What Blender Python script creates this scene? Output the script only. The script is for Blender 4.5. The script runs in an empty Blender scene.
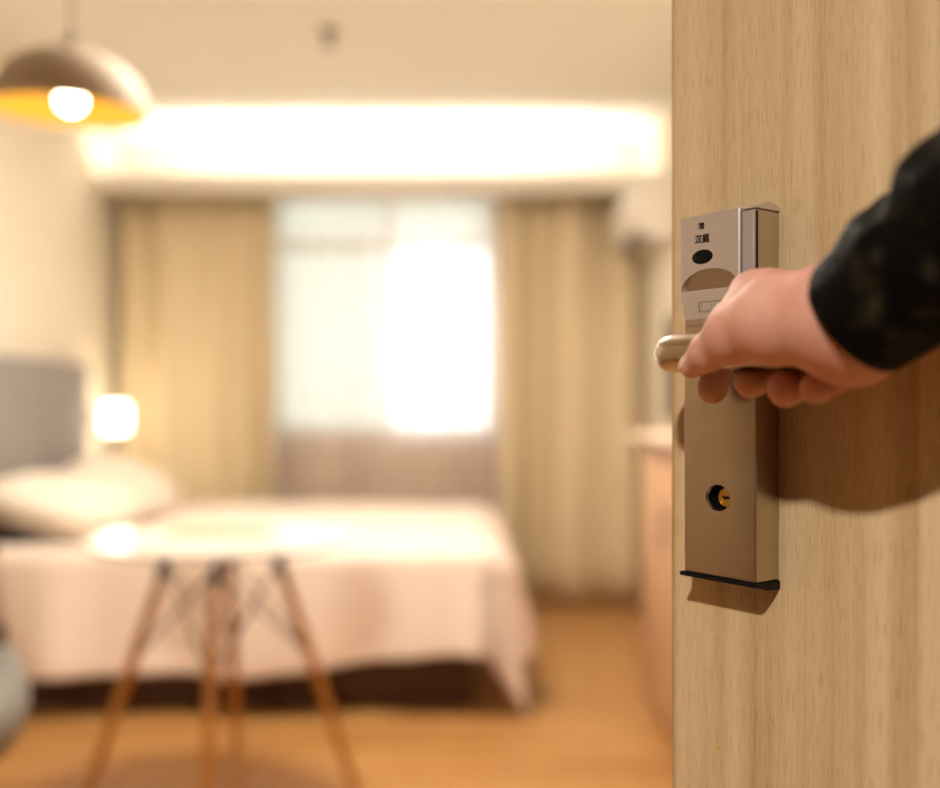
import bpy, bmesh, math, random
import numpy as np
from mathutils import Vector, Matrix, noise

random.seed(7)
SC = bpy.context.scene
COL = SC.collection
PI = math.pi

# ------------------------------------------------------------------ camera
F = 1000.0            # focal length in pixels of the 940x788 frame
HY = 405.0            # horizon row
EYE = 1.05            # camera height
cam_d = bpy.data.cameras.new('camera')
cam = bpy.data.objects.new('camera', cam_d)
COL.objects.link(cam)
cam.location = (0, 0, EYE)
cam.rotation_euler = (PI / 2, 0, 0)
cam_d.sensor_fit = 'HORIZONTAL'
cam_d.sensor_width = 36.0
cam_d.lens = 36.0 * F / 940.0
cam_d.shift_y = (HY - 394.0) / 940.0
cam_d.clip_start = 0.01
cam_d.dof.use_dof = True
cam_d.dof.focus_distance = 0.665
cam_d.dof.aperture_fstop = 2.0
cam_d.dof.aperture_blades = 0
SC.camera = cam

# ------------------------------------------------------------------ world and exposure
world = bpy.data.worlds.new('world')
SC.world = world
world.use_nodes = True
bg = world.node_tree.nodes['Background']
bg.inputs['Color'].default_value = (0.86, 0.96, 1.0, 1)
bg.inputs['Strength'].default_value = 2.6
SC.view_settings.view_transform = 'Standard'
SC.view_settings.look = 'None'
SC.view_settings.gamma = 1.0
SC.view_settings.exposure = 1.02
SC.view_settings.use_curve_mapping = False
SC.cycles.use_denoising = True
SC.cycles.max_bounces = 10
SC.cycles.transparent_max_bounces = 12
SC.cycles.sample_clamp_indirect = 6.0
SC.cycles.caustics_reflective = False
SC.cycles.caustics_refractive = False

# light levels of the lamps; the room ceiling lamp is an added one
L_CORRIDOR = 95.0
L_COVE = 36.0
L_ROOM = 32.0
L_BULB = 10.0
L_SCONCE = 5.0
WARM = (1.0, 0.91, 0.79)

# ------------------------------------------------------------------ helpers
def px(x, y, d):
    """pixel of the photograph + depth along the view axis -> world point"""
    return Vector(((x - 470.0) * d / F, d, EYE - (y - HY) * d / F))

def srgb(r, g, b):
    f = lambda c: (c / 255 / 12.92) if c / 255 <= 0.04045 else ((c / 255 + 0.055) / 1.055) ** 2.4
    return (f(r), f(g), f(b), 1.0)

def mesh_obj(name, bm, mat, parent=None, smooth=False, loc=None):
    me = bpy.data.meshes.new(name)
    bmesh.ops.recalc_face_normals(bm, faces=bm.faces)
    bm.to_mesh(me)
    bm.free()
    o = bpy.data.objects.new(name, me)
    COL.objects.link(o)
    if mat is not None:
        for m_ in (mat if isinstance(mat, (list, tuple)) else [mat]):
            me.materials.append(m_)
    if smooth:
        for p in me.polygons:
            p.use_smooth = True
        if smooth == 'auto':
            me.set_sharp_from_angle(angle=math.radians(38))
    if parent is not None:
        o.parent = parent
    if loc is not None:
        o.location = loc
    return o

def empty(name, loc=(0, 0, 0), rotz=0.0):
    o = bpy.data.objects.new(name, None)
    o.empty_display_size = 0.05
    COL.objects.link(o)
    o.location = loc
    o.rotation_euler = (0, 0, rotz)
    return o

def tag(o, label, cat, group=None, kind=None):
    o['label'] = label
    o['category'] = cat
    if group:
        o['group'] = group
    if kind:
        o['kind'] = kind
    return o

def add_box(bm, lo, hi, bevel=0.0, seg=2, mat=0):
    lo, hi = Vector(lo), Vector(hi)
    r = bmesh.ops.create_cube(bm, size=1.0)
    vs = r['verts']
    c, s = (lo + hi) / 2, hi - lo
    for v in vs:
        v.co = Vector((v.co.x * s.x, v.co.y * s.y, v.co.z * s.z)) + c
    fs = set(f for v in vs for f in v.link_faces)
    for f in fs:
        f.material_index = mat
    if bevel > 0:
        es = list(set(e for v in vs for e in v.link_edges))
        bmesh.ops.bevel(bm, geom=es, offset=bevel, segments=seg, affect='EDGES', profile=0.5, clamp_overlap=True)

def box(name, lo, hi, mat, parent=None, bevel=0.0, seg=2, loc=None):
    bm = bmesh.new()
    add_box(bm, lo, hi, bevel, seg)
    return mesh_obj(name, bm, mat, parent, smooth='auto' if bevel else False, loc=loc)

def add_lathe(bm, prof, seg=32, center=(0, 0, 0), closed=False):
    c = Vector(center)
    rings = []
    for r, z in prof:
        if r < 1e-6:
            rings.append([bm.verts.new(c + Vector((0, 0, z)))])
        else:
            rings.append([bm.verts.new(c + Vector((r * math.cos(2 * PI * i / seg), r * math.sin(2 * PI * i / seg), z))) for i in range(seg)])
    pairs = list(zip(rings[:-1], rings[1:]))
    if closed:
        pairs.append((rings[-1], rings[0]))
    for a, b in pairs:
        for i in range(seg):
            j = (i + 1) % seg
            if len(a) == 1 and len(b) == 1:
                continue
            if len(a) == 1:
                bm.faces.new((a[0], b[i], b[j]))
            elif len(b) == 1:
                bm.faces.new((a[i], a[j], b[0]))
            else:
                bm.faces.new((a[i], a[j], b[j], b[i]))

def lathe(name, prof, mat, parent=None, seg=32, center=(0, 0, 0), closed=False, smooth='auto'):
    bm = bmesh.new()
    add_lathe(bm, prof, seg, center, closed)
    return mesh_obj(name, bm, mat, parent, smooth=smooth)

def add_tube(bm, pts, rad, seg=12, cap=True, squash=None, up=None):
    """tube through points; rad one value or a list"""
    pts = [Vector(p) for p in pts]
    if not isinstance(rad, (list, tuple)):
        rad = [rad] * len(pts)
    ref = Vector(up) if up is not None else None
    rings = []
    for i, p in enumerate(pts):
        a = pts[max(i - 1, 0)]
        b = pts[min(i + 1, len(pts) - 1)]
        t = (b - a).normalized()
        if ref is None:
            ref = Vector((0, 0, 1)) if abs(t.z) < 0.9 else Vector((1, 0, 0))
        s = t.cross(ref).normalized()
        q = s.cross(t).normalized()
        ref = q
        sq = squash if squash else (1, 1)
        rings.append([bm.verts.new(p + (s * math.cos(2 * PI * k / seg) * sq[0] + q * math.sin(2 * PI * k / seg) * sq[1]) * rad[i]) for k in range(seg)])
    for a, b in zip(rings[:-1], rings[1:]):
        for k in range(seg):
            j = (k + 1) % seg
            bm.faces.new((a[k], a[j], b[j], b[k]))
    if cap:
        bm.faces.new(rings[0][::-1])
        bm.faces.new(rings[-1])

def tube(name, pts, rad, mat, parent=None, seg=12, cap=True, squash=None):
    bm = bmesh.new()
    add_tube(bm, pts, rad, seg, cap, squash)
    return mesh_obj(name, bm, mat, parent, smooth='auto')

def add_prism(bm, poly, axis, a, b):
    """extrude a 2-D outline along axis ('x','y','z') from a to b"""
    def p3(u, v, w):
        return {'x': (w, u, v), 'y': (u, w, v), 'z': (u, v, w)}[axis]
    A = [bm.verts.new(p3(u, v, a)) for u, v in poly]
    B = [bm.verts.new(p3(u, v, b)) for u, v in poly]
    bm.faces.new(A)
    bm.faces.new(B[::-1])
    n = len(poly)
    for i in range(n):
        j = (i + 1) % n
        bm.faces.new((A[i], A[j], B[j], B[i]))

def cut(o, cutter):
    """boolean difference, applied at once; the cutter is removed"""
    md = o.modifiers.new('cut', 'BOOLEAN')
    md.operation = 'DIFFERENCE'
    md.object = cutter
    md.solver = 'EXACT'
    bpy.context.view_layer.update()
    dg = bpy.context.evaluated_depsgraph_get()
    me = bpy.data.meshes.new_from_object(o.evaluated_get(dg))
    o.modifiers.clear()
    old = o.data
    me.name = old.name
    o.data = me
    bpy.data.meshes.remove(old)
    bpy.data.objects.remove(cutter)

# ------------------------------------------------------------------ materials
def new_mat(name):
    m = bpy.data.materials.new(name)
    m.use_nodes = True
    nt = m.node_tree
    return m, nt, nt.nodes['Principled BSDF']

def N(nt, typ, **kw):
    n = nt.nodes.new(typ)
    for k, v in kw.items():
        if hasattr(n, k):
            setattr(n, k, v)
        else:
            n.inputs[k].default_value = v
    return n

def plain(name, col, rough=0.5, metal=0.0, var=0.06, scale=30.0, bump=0.0, bscale=200.0, spec=0.5, coat=0.0):
    """colour with slight noise variation and optional fine relief"""
    m, nt, b = new_mat(name)
    tc = N(nt, 'ShaderNodeTexCoord')
    nz = N(nt, 'ShaderNodeTexNoise', Scale=scale, Detail=4.0)
    nt.links.new(tc.outputs['Object'], nz.inputs['Vector'])
    mx = N(nt, 'ShaderNodeMixRGB')
    mx.inputs[1].default_value = (col[0] * (1 - var), col[1] * (1 - var), col[2] * (1 - var), 1)
    mx.inputs[2].default_value = (min(1, col[0] * (1 + var)), min(1, col[1] * (1 + var)), min(1, col[2] * (1 + var)), 1)
    nt.links.new(nz.outputs['Fac'], mx.inputs[0])
    nt.links.new(mx.outputs[0], b.inputs['Base Color'])
    b.inputs['Roughness'].default_value = rough
    b.inputs['Metallic'].default_value = metal
    b.inputs['Specular IOR Level'].default_value = spec
    b.inputs['Coat Weight'].default_value = coat
    if bump > 0:
        n2 = N(nt, 'ShaderNodeTexNoise', Scale=bscale, Detail=3.0)
        nt.links.new(tc.outputs['Object'], n2.inputs['Vector'])
        bp = N(nt, 'ShaderNodeBump', Strength=bump, Distance=0.002)
        nt.links.new(n2.outputs['Fac'], bp.inputs['Height'])
        nt.links.new(bp.outputs['Normal'], b.inputs['Normal'])
    return m

def glow(name, col, strength, base=(0.9, 0.88, 0.84, 1)):
    m, nt, b = new_mat(name)
    b.inputs['Base Color'].default_value = base
    b.inputs['Roughness'].default_value = 0.5
    b.inputs['Emission Color'].default_value = (col[0], col[1], col[2], 1)
    b.inputs['Emission Strength'].default_value = strength
    return m

def wood(name, dark, mid, light, scale=(60, 60, 1.2), pores=True, rough=0.45, bump=0.15, coords='Object', fine=1.0, zf=9.0, pore=0.75, band=0.0):
    """straight grain running along local z (or whatever axis has the small scale)"""
    m, nt, b = new_mat(name)
    L = nt.links.new
    tc = N(nt, 'ShaderNodeTexCoord')
    mp = N(nt, 'ShaderNodeMapping')
    mp.inputs['Scale'].default_value = scale
    L(tc.outputs[coords], mp.inputs['Vector'])
    n1 = N(nt, 'ShaderNodeTexNoise', Scale=1.0, Detail=5.0, Roughness=0.62, Distortion=0.25)
    L(mp.outputs[0], n1.inputs['Vector'])
    rp = N(nt, 'ShaderNodeValToRGB')
    e = rp.color_ramp.elements
    e[0].position, e[0].color = 0.30, dark
    e[1].position, e[1].color = 0.72, light
    k = rp.color_ramp.elements.new(0.5)
    k.color = mid
    L(n1.outputs['Fac'], rp.inputs[0])
    col = rp.outputs[0]
    mp2 = N(nt, 'ShaderNodeMapping')
    mp2.inputs['Scale'].default_value = tuple(s * (7.0 * fine if s > 5 else zf) for s in scale)
    L(tc.outputs[coords], mp2.inputs['Vector'])
    n2 = N(nt, 'ShaderNodeTexNoise', Scale=1.0, Detail=3.0, Roughness=0.6)
    L(mp2.outputs[0], n2.inputs['Vector'])
    if pores:
        r2 = N(nt, 'ShaderNodeValToRGB')
        r2.color_ramp.elements[0].position = 0.30
        r2.color_ramp.elements[0].color = (0.62, 0.55, 0.45, 1)
        r2.color_ramp.elements[1].position = 0.50
        r2.color_ramp.elements[1].color = (1, 1, 1, 1)
        L(n2.outputs['Fac'], r2.inputs[0])
        mu = N(nt, 'ShaderNodeMixRGB', blend_type='MULTIPLY')
        mu.inputs[0].default_value = pore
        L(col, mu.inputs[1])
        L(r2.outputs[0], mu.inputs[2])
        col = mu.outputs[0]
    if band > 0:
        mp3 = N(nt, 'ShaderNodeMapping')
        mp3.inputs['Scale'].default_value = tuple(s * (0.5 if s > 5 else 0.35) for s in scale)
        L(tc.outputs[coords], mp3.inputs['Vector'])
        n3 = N(nt, 'ShaderNodeTexNoise', Scale=1.0, Detail=2.0, Roughness=0.5)
        L(mp3.outputs[0], n3.inputs['Vector'])
        r3 = N(nt, 'ShaderNodeValToRGB')
        r3.color_ramp.elements[0].position, r3.color_ramp.elements[0].color = 0.32, (0.70, 0.64, 0.54, 1)
        r3.color_ramp.elements[1].position, r3.color_ramp.elements[1].color = 0.56, (1, 1, 1, 1)
        L(n3.outputs['Fac'], r3.inputs[0])
        m3 = N(nt, 'ShaderNodeMixRGB', blend_type='MULTIPLY')
        m3.inputs[0].default_value = band
        L(col, m3.inputs[1]); L(r3.outputs[0], m3.inputs[2])
        col = m3.outputs[0]
    L(col, b.inputs['Base Color'])
    b.inputs['Roughness'].default_value = rough
    if bump > 0:
        bp = N(nt, 'ShaderNodeBump', Strength=bump, Distance=0.0006)
        L(n2.outputs['Fac'], bp.inputs['Height'])
        L(bp.outputs['Normal'], b.inputs['Normal'])
    return m

def brushed(name, col, rough, scale, aniso=0.0, bump=0.06):
    m, nt, b = new_mat(name)
    L = nt.links.new
    tc = N(nt, 'ShaderNodeTexCoord')
    mp = N(nt, 'ShaderNodeMapping')
    mp.inputs['Scale'].default_value = scale
    L(tc.outputs['Object'], mp.inputs['Vector'])
    n1 = N(nt, 'ShaderNodeTexNoise', Scale=1.0, Detail=4.0, Roughness=0.7)
    L(mp.outputs[0], n1.inputs['Vector'])
    mx = N(nt, 'ShaderNodeMixRGB')
    mx.inputs[1].default_value = tuple(c * 0.88 for c in col[:3]) + (1,)
    mx.inputs[2].default_value = tuple(min(1, c * 1.1) for c in col[:3]) + (1,)
    L(n1.outputs['Fac'], mx.inputs[0])
    L(mx.outputs[0], b.inputs['Base Color'])
    b.inputs['Metallic'].default_value = 1.0
    b.inputs['Roughness'].default_value = rough
    bp = N(nt, 'ShaderNodeBump', Strength=bump, Distance=0.0004)
    L(n1.outputs['Fac'], bp.inputs['Height'])
    L(bp.outputs['Normal'], b.inputs['Normal'])
    return m

M = {}
M['wall'] = plain('wall_paint', srgb(240, 230, 210), 0.7, var=0.02, scale=6, bump=0.05, bscale=300)
M['ceiling'] = plain('ceiling_paint', srgb(244, 239, 229), 0.8, var=0.02, scale=4)
M['pelmet'] = plain('pelmet_paint', srgb(240, 232, 222), 0.6, var=0.02)
M['floor'] = wood('floor_laminate', srgb(156, 108, 56), srgb(182, 132, 76), srgb(198, 152, 96), scale=(1.3, 14, 14), rough=0.32, bump=0.05)
M['door'] = wood('door_veneer', srgb(190, 157, 113), srgb(214, 185, 141), srgb(226, 201, 161), scale=(42, 42, 0.9), rough=0.48, bump=0.10, fine=2.6, zf=55.0, pore=0.6, band=0.35)
M['door_edge'] = wood('door_edge_band', srgb(170, 132, 84), srgb(190, 152, 104), srgb(205, 170, 124), scale=(60, 60, 0.9), rough=0.5)
M['jamb'] = wood('jamb_veneer', srgb(150, 112, 70), srgb(176, 138, 92), srgb(194, 158, 112), scale=(40, 40, 0.9), rough=0.5)
M['cabinet'] = wood('cabinet_veneer', srgb(190, 146, 108), srgb(206, 164, 126), srgb(216, 178, 142), scale=(14, 14, 0.8), rough=0.5, bump=0.03)
M['cabinet_top'] = plain('cabinet_top_laminate', srgb(232, 208, 180), 0.4, var=0.03)
M['beech'] = wood('beech_leg', srgb(176, 110, 38), srgb(200, 132, 54), srgb(214, 150, 70), scale=(50, 50, 3), rough=0.4, bump=0.03)
M['black_metal'] = plain('black_bracket_metal', (0.012, 0.011, 0.01), 0.4, 0.6)
M['wire'] = plain('dark_wire_metal', (0.02, 0.018, 0.016), 0.45, 0.7)
M['white_top'] = plain('white_lacquer_top', srgb(242, 238, 230), 0.14, var=0.01, spec=0.28)
M['duvet'] = plain('duvet_cotton', srgb(240, 222, 208), 0.85, var=0.03, scale=9, bump=0.25, bscale=60)
M['pillow'] = plain('pillow_cotton', srgb(244, 232, 216), 0.85, var=0.03, scale=9, bump=0.2, bscale=50)
M['mattress'] = plain('mattress_cotton', srgb(236, 226, 214), 0.85, var=0.03)
M['bed_base'] = plain('bed_base_dark_brown', srgb(72, 44, 24), 0.6, var=0.1)
M['headboard'] = plain('headboard_grey_fabric', srgb(150, 144, 140), 0.85, var=0.05, scale=60, bump=0.2, bscale=500)
M['curtain'] = plain('curtain_beige', srgb(228, 211, 176), 0.8, var=0.05, scale=14, bump=0.1, bscale=500)
M['rail'] = plain('rail_white', srgb(225, 220, 212), 0.4)
M['window_frame'] = plain('window_white_frame', srgb(226, 226, 220), 0.4, var=0.02)
M['ac'] = plain('ac_white_plastic', srgb(240, 232, 222), 0.4, var=0.01)
M['ac_dark'] = plain('ac_vent_dark', srgb(120, 112, 104), 0.5)
M['tv'] = plain('tv_black_plastic', (0.012, 0.012, 0.013), 0.35)
M['screen'] = plain('tv_screen_glass', (0.006, 0.007, 0.008), 0.12)
M['chair'] = plain('chair_grey_plastic', srgb(132, 130, 124), 0.4, var=0.02)
M['shade_out'] = plain('pendant_taupe_metal', srgb(192, 175, 154), 0.7, 0.0, var=0.03)
M['shade_in'] = plain('pendant_gold_lining', srgb(250, 205, 78), 0.45, 0.0, var=0.03)
M['cord'] = plain('cord_brown', srgb(120, 96, 78), 0.6)
M['sprinkler'] = plain('sprinkler_metal', srgb(120, 100, 80), 0.4, 0.7)
M['baseboard'] = plain('baseboard_wood', srgb(176, 134, 92), 0.5)
M['plastic_grey'] = plain('reader_grey_plastic', srgb(208, 196, 184), 0.40, 0.6, var=0.04, scale=900, bump=0.06, bscale=3000)
M['plastic_strip'] = plain('reader_strip_plastic', srgb(178, 166, 158), 0.5, 0.3, var=0.08, scale=1500, bump=0.1, bscale=3000)
M['steel'] = brushed('lock_brushed_steel', srgb(190, 175, 154), 0.32, (900, 900, 12))
M['lever'] = brushed('lever_brushed_nickel', srgb(190, 176, 160), 0.25, (14, 900, 900))
M['brass'] = plain('cylinder_brass', srgb(206, 156, 66), 0.32, 1.0, var=0.08, scale=800)
M['black'] = plain('black_plastic', (0.006, 0.005, 0.005), 0.45, spec=0.15)
M['ink'] = plain('logo_black_ink', (0.008, 0.007, 0.007), 0.6, spec=0.1)
M['emboss'] = plain('emboss_metal', srgb(240, 232, 218), 0.3, 0.2)
M['yellow_dot'] = plain('yellow_paint_speck', srgb(196, 160, 40), 0.6)
M['nail'] = plain('fingernail', srgb(232, 186, 166), 0.22, var=0.03, coat=0.3)
M['lamp_metal'] = plain('lamp_metal', srgb(190, 180, 168), 0.35, 0.7)

def sheer_material():
    m, nt, b = new_mat('sheer_voile')
    L = nt.links.new
    out = nt.nodes['Material Output']
    tr = N(nt, 'ShaderNodeBsdfTransparent')
    tr.inputs[0].default_value = (0.97, 0.97, 0.94, 1)
    tl = N(nt, 'ShaderNodeBsdfTranslucent')
    tl.inputs[0].default_value = srgb(240, 228, 220)
    df = N(nt, 'ShaderNodeBsdfDiffuse')
    df.inputs[0].default_value = srgb(236, 216, 206)
    m1 = N(nt, 'ShaderNodeMixShader')
    m1.inputs[0].default_value = 0.6
    L(tl.outputs[0], m1.inputs[1]); L(df.outputs[0], m1.inputs[2])
    m2 = N(nt, 'ShaderNodeMixShader')
    m2.inputs[0].default_value = 0.76
    L(tr.outputs[0], m2.inputs[1]); L(m1.outputs[0], m2.inputs[2])
    L(m2.outputs[0], out.inputs[0])
    nt.nodes.remove(b)
    return m
M['sheer'] = sheer_material()

def glass_material(name, tint):
    m, nt, b = new_mat(name)
    L = nt.links.new
    out = nt.nodes['Material Output']
    tr = N(nt, 'ShaderNodeBsdfTransparent')
    tr.inputs[0].default_value = tint
    gl = N(nt, 'ShaderNodeBsdfGlossy')
    gl.inputs['Roughness'].default_value = 0.03
    mx = N(nt, 'ShaderNodeMixShader')
    mx.inputs[0].default_value = 0.06
    L(tr.outputs[0], mx.inputs[1]); L(gl.outputs[0], mx.inputs[2])
    L(mx.outputs[0], out.inputs[0])
    nt.nodes.remove(b)
    return m
M['glass'] = glass_material('tinted_window_glass', (0.62, 0.64, 0.60, 1))

def skin_material():
    m, nt, b = new_mat('skin')
    L = nt.links.new
    tc = N(nt, 'ShaderNodeTexCoord')
    n1 = N(nt, 'ShaderNodeTexNoise', Scale=28.0, Detail=4.0)
    L(tc.outputs['Object'], n1.inputs['Vector'])
    rp = N(nt, 'ShaderNodeValToRGB')
    e = rp.color_ramp.elements
    e[0].position, e[0].color = 0.32, srgb(206, 144, 124)
    e[1].position, e[1].color = 0.70, srgb(220, 168, 146)
    L(n1.outputs['Fac'], rp.inputs[0])
    L(rp.outputs[0], b.inputs['Base Color'])
    b.inputs['Roughness'].default_value = 0.58
    b.inputs['Specular IOR Level'].default_value = 0.3
    b.inputs['Subsurface Weight'].default_value = 0.18
    b.inputs['Subsurface Radius'].default_value = (1.0, 0.35, 0.2)
    b.inputs['Subsurface Scale'].default_value = 0.006
    n2 = N(nt, 'ShaderNodeTexVoronoi', Scale=420.0)
    L(tc.outputs['Object'], n2.inputs['Vector'])
    bp = N(nt, 'ShaderNodeBump', Strength=0.12, Distance=0.0006)
    L(n2.outputs['Distance'], bp.inputs['Height'])
    L(bp.outputs['Normal'], b.inputs['Normal'])
    return m
M['skin'] = skin_material()

def leather_material():
    m, nt, b = new_mat('black_leather')
    L = nt.links.new
    tc = N(nt, 'ShaderNodeTexCoord')
    n1 = N(nt, 'ShaderNodeTexNoise', Scale=55.0, Detail=5.0, Roughness=0.6)
    L(tc.outputs['Object'], n1.inputs['Vector'])
    rp = N(nt, 'ShaderNodeValToRGB')
    e = rp.color_ramp.elements
    e[0].position, e[0].color = 0.54, (0.003, 0.0026, 0.0022, 1)
    e[1].position, e[1].color = 0.74, (0.040, 0.030, 0.016, 1)
    L(n1.outputs['Fac'], rp.inputs[0])
    L(rp.outputs[0], b.inputs['Base Color'])
    b.inputs['Roughness'].default_value = 0.58
    b.inputs['Specular IOR Level'].default_value = 0.06
    n2 = N(nt, 'ShaderNodeTexNoise', Scale=90.0, Detail=4.0)
    L(tc.outputs['Object'], n2.inputs['Vector'])
    bp = N(nt, 'ShaderNodeBump', Strength=0.5, Distance=0.003)
    L(n2.outputs['Fac'], bp.inputs['Height'])
    L(bp.outputs['Normal'], b.inputs['Normal'])
    return m
M['leather'] = leather_material()

# ------------------------------------------------------------------ room shell (metres)
XL, XR = -1.88, 0.92          # left and right walls
YB = 5.45                     # window wall
YE0, YE1 = -0.10, 0.035       # entry wall (corridor face, room face)
CEIL = 2.45
CX0, CX1, CY0 = -2.6, 2.2, -2.6   # corridor

def structure(name, parts, mat, label, cat):
    bm = bmesh.new()
    for lo, hi in parts:
        add_box(bm, lo, hi)
    return tag(mesh_obj(name, bm, mat), label, cat, kind='structure')

structure('floor', [((CX0, YE0, -0.05), (CX1, YB + 0.2, 0.0))], M['floor'], 'warm brown wood laminate floor of the hotel room', 'floor')
M['carpet'] = plain('corridor_carpet', srgb(84, 56, 40), 0.95, var=0.15, scale=40, bump=0.3, bscale=400)
M['corridor'] = plain('corridor_wallpaper', srgb(104, 84, 64), 0.75, var=0.05, scale=12)
structure('floor_corridor', [((CX0, CY0, -0.05), (CX1, YE0, 0.0))], M['carpet'], 'dark brown carpet of the corridor outside the doorway', 'floor')
structure('ceiling', [((CX0, CY0, CEIL), (CX1, YB + 0.2, CEIL + 0.08))], M['ceiling'], 'cream painted ceiling washed by the cove light', 'ceiling')
structure('wall_left', [((XL - 0.12, YE1, 0), (XL, YB, CEIL))], M['wall'], 'cream wall behind the headboard and bedside sconce', 'wall')
structure('wall_right', [((XR, YE1, 0), (XR + 0.12, YB, CEIL))], M['wall'], 'pale wall carrying the air conditioner and television', 'wall')
# window opening
WX0, WX1 = -1.09, 0.135
WZ0, WZ1 = 0.885, 2.26
structure('wall_back', [((XL - 0.12, YB, 0), (XR + 0.12, YB + 0.2, WZ0)), ((XL - 0.12, YB, WZ1), (XR + 0.12, YB + 0.2, CEIL)),
                        ((XL - 0.12, YB, WZ0), (WX0, YB + 0.2, WZ1)), ((WX1, YB, WZ0), (XR + 0.12, YB + 0.2, WZ1))],
          M['wall'], 'far cream wall with the window opening behind the curtains', 'wall')
DX0, DX1, DH = -0.86, 0.672, 2.08   # doorway
structure('wall_entry', [((CX0, YE0, 0), (DX0 - 0.04, YE1, CEIL)), ((DX1 + 0.04, YE0, 0), (CX1, YE1, CEIL)),
                         ((DX0 - 0.04, YE0, DH + 0.04), (DX1 + 0.04, YE1, CEIL))],
          M['corridor'], 'entry wall with the doorway the photographer stands in', 'wall')
structure('wall_corridor', [((CX0, CY0 - 0.1, 0), (CX1, CY0, CEIL)), ((CX0 - 0.1, CY0, 0), (CX0, YE0, CEIL)), ((CX1, CY0, 0), (CX1 + 0.1, YE0, CEIL))],
          M['corridor'], 'brown papered corridor walls behind the open doorway', 'wall')
structure('trim_1', [((DX0 - 0.04, YE0 - 0.008, 0), (DX0, YE1 - 0.002, DH + 0.04)), ((DX1, YE0 - 0.008, 0), (DX1 + 0.04, YE1 - 0.002, DH + 0.04)),
                     ((DX0, YE0 - 0.008, DH), (DX1, YE1 - 0.002, DH + 0.04))],
          M['jamb'], 'wooden frame around the entry doorway', 'door frame')
structure('baseboard_right', [((XR - 0.012, YE1, 0), (XR, YB, 0.08))], M['baseboard'], 'wooden skirting along the right wall', 'baseboard')

# pelmet hiding the cove light above the curtains
PY = 4.98
pel = empty('trim_2', (0, PY, 2.155))
tag(pel, 'white curtain pelmet with the glowing cove along its top', 'pelmet', kind='structure')
box('ledge_board', (XL + 0.001, 0.0, 0.0), (XR - 0.001, YB - PY - 0.001, 0.02), M['pelmet'], pel)
box('fascia_board', (XL + 0.001, -0.018, -0.048), (XR - 0.001, 0.0, 0.049), M['pelmet'], pel, bevel=0.002)
M['cove'] = glow('cove_strip_light', (1.0, 0.97, 0.91), L_COVE)
box('light_strip', (XL + 0.20, 0.004, 0.0205), (XR - 0.16, 0.030, 0.030), M['cove'], pel)

# ------------------------------------------------------------------ window, outside light
win = empty('window_1', (0, YB + 0.06, WZ0))
tag(win, 'white framed daylight window behind sheer curtain, lower right sash open', 'window', kind='structure')
wf = bmesh.new()
h = WZ1 - WZ0
t = 0.045
for lo, hi in [((WX0, 0, 0), (WX0 + t, 0.07, h)), ((WX1 - t, 0, 0), (WX1, 0.07, h)), ((WX0 + t, 0, 0), (WX1 - t, 0.07, t)), ((WX0 + t, 0, h - t), (WX1 - t, 0.07, h))]:
    add_box(wf, lo, hi)
mesh_obj('window_frame', wf, M['window_frame'], win)
TR = EYE + (HY - 245) * 5.5 / F - WZ0
MXX = (388 - 470) * 5.5 / F
box('transom', (WX0 + t, 0, TR - 0.03), (WX1 - t, 0.07, TR + 0.03), M['window_frame'], win)
box('mullion', (MXX - 0.025, 0, TR + 0.03), (MXX + 0.025, 0.07, h - t), M['window_frame'], win)
box('sash_stile', (MXX - 0.02, 0.01, t), (MXX + 0.03, 0.05, TR - 0.03), M['window_frame'], win)
for x0, x1, z0, z1 in [(WX0 + t, MXX - 0.025, TR + 0.03, h - t), (MXX + 0.025, WX1 - t, TR + 0.03, h - t), (WX0 + t, MXX - 0.02, t, TR - 0.03)]:
    box('pane', (x0, 0.03, z0), (x1, 0.036, z1), M['glass'], win)
box('window_sill', (WX0, -0.10, -0.02), (WX1, -0.001, 0.0), M['window_frame'], win)

# ------------------------------------------------------------------ curtains
def curtain(name, x0, x1, y, z0, z1, pitch, amp, mat, label, cat='curtain', seed=0, nz=10, group=None, flare=0.0):
    rnd = random.Random(seed)
    bm = bmesh.new()
    n = int((x1 - x0) / pitch * 14)
    ph, acc = [], 0.0
    for i in range(n + 1):
        acc += (2 * PI / 14) * (1.0 + 0.45 * math.sin(i * 0.11 + seed * 1.7) + 0.2 * math.sin(i * 0.31 + seed))
        ph.append(acc)
    rows = []
    for k in range(nz + 1):
        f = k / nz
        row = []
        for i in range(n + 1):
            u = i / n
            a = amp * (0.55 + 0.45 * (1 - f)) * (0.8 + 0.35 * math.sin(i * 0.07 + seed * 2.1))
            yy = y + a * math.sin(ph[i]) + 0.006 * math.sin(f * 5 + i * 0.2)
            xx = x0 + (x1 - x0) * u + 0.25 * a * math.sin(2 * ph[i]) + flare * (1 - f) * (u - 0.5)
            row.append(bm.verts.new((xx, yy, z0 + (z1 - z0) * f)))
        rows.append(row)
    for a, b in zip(rows[:-1], rows[1:]):
        for i in range(n):
            bm.faces.new((a[i], a[i + 1], b[i + 1], b[i]))
    o = mesh_obj(name, bm, mat, None, smooth=True)
    return tag(o, label, cat, group)

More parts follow.
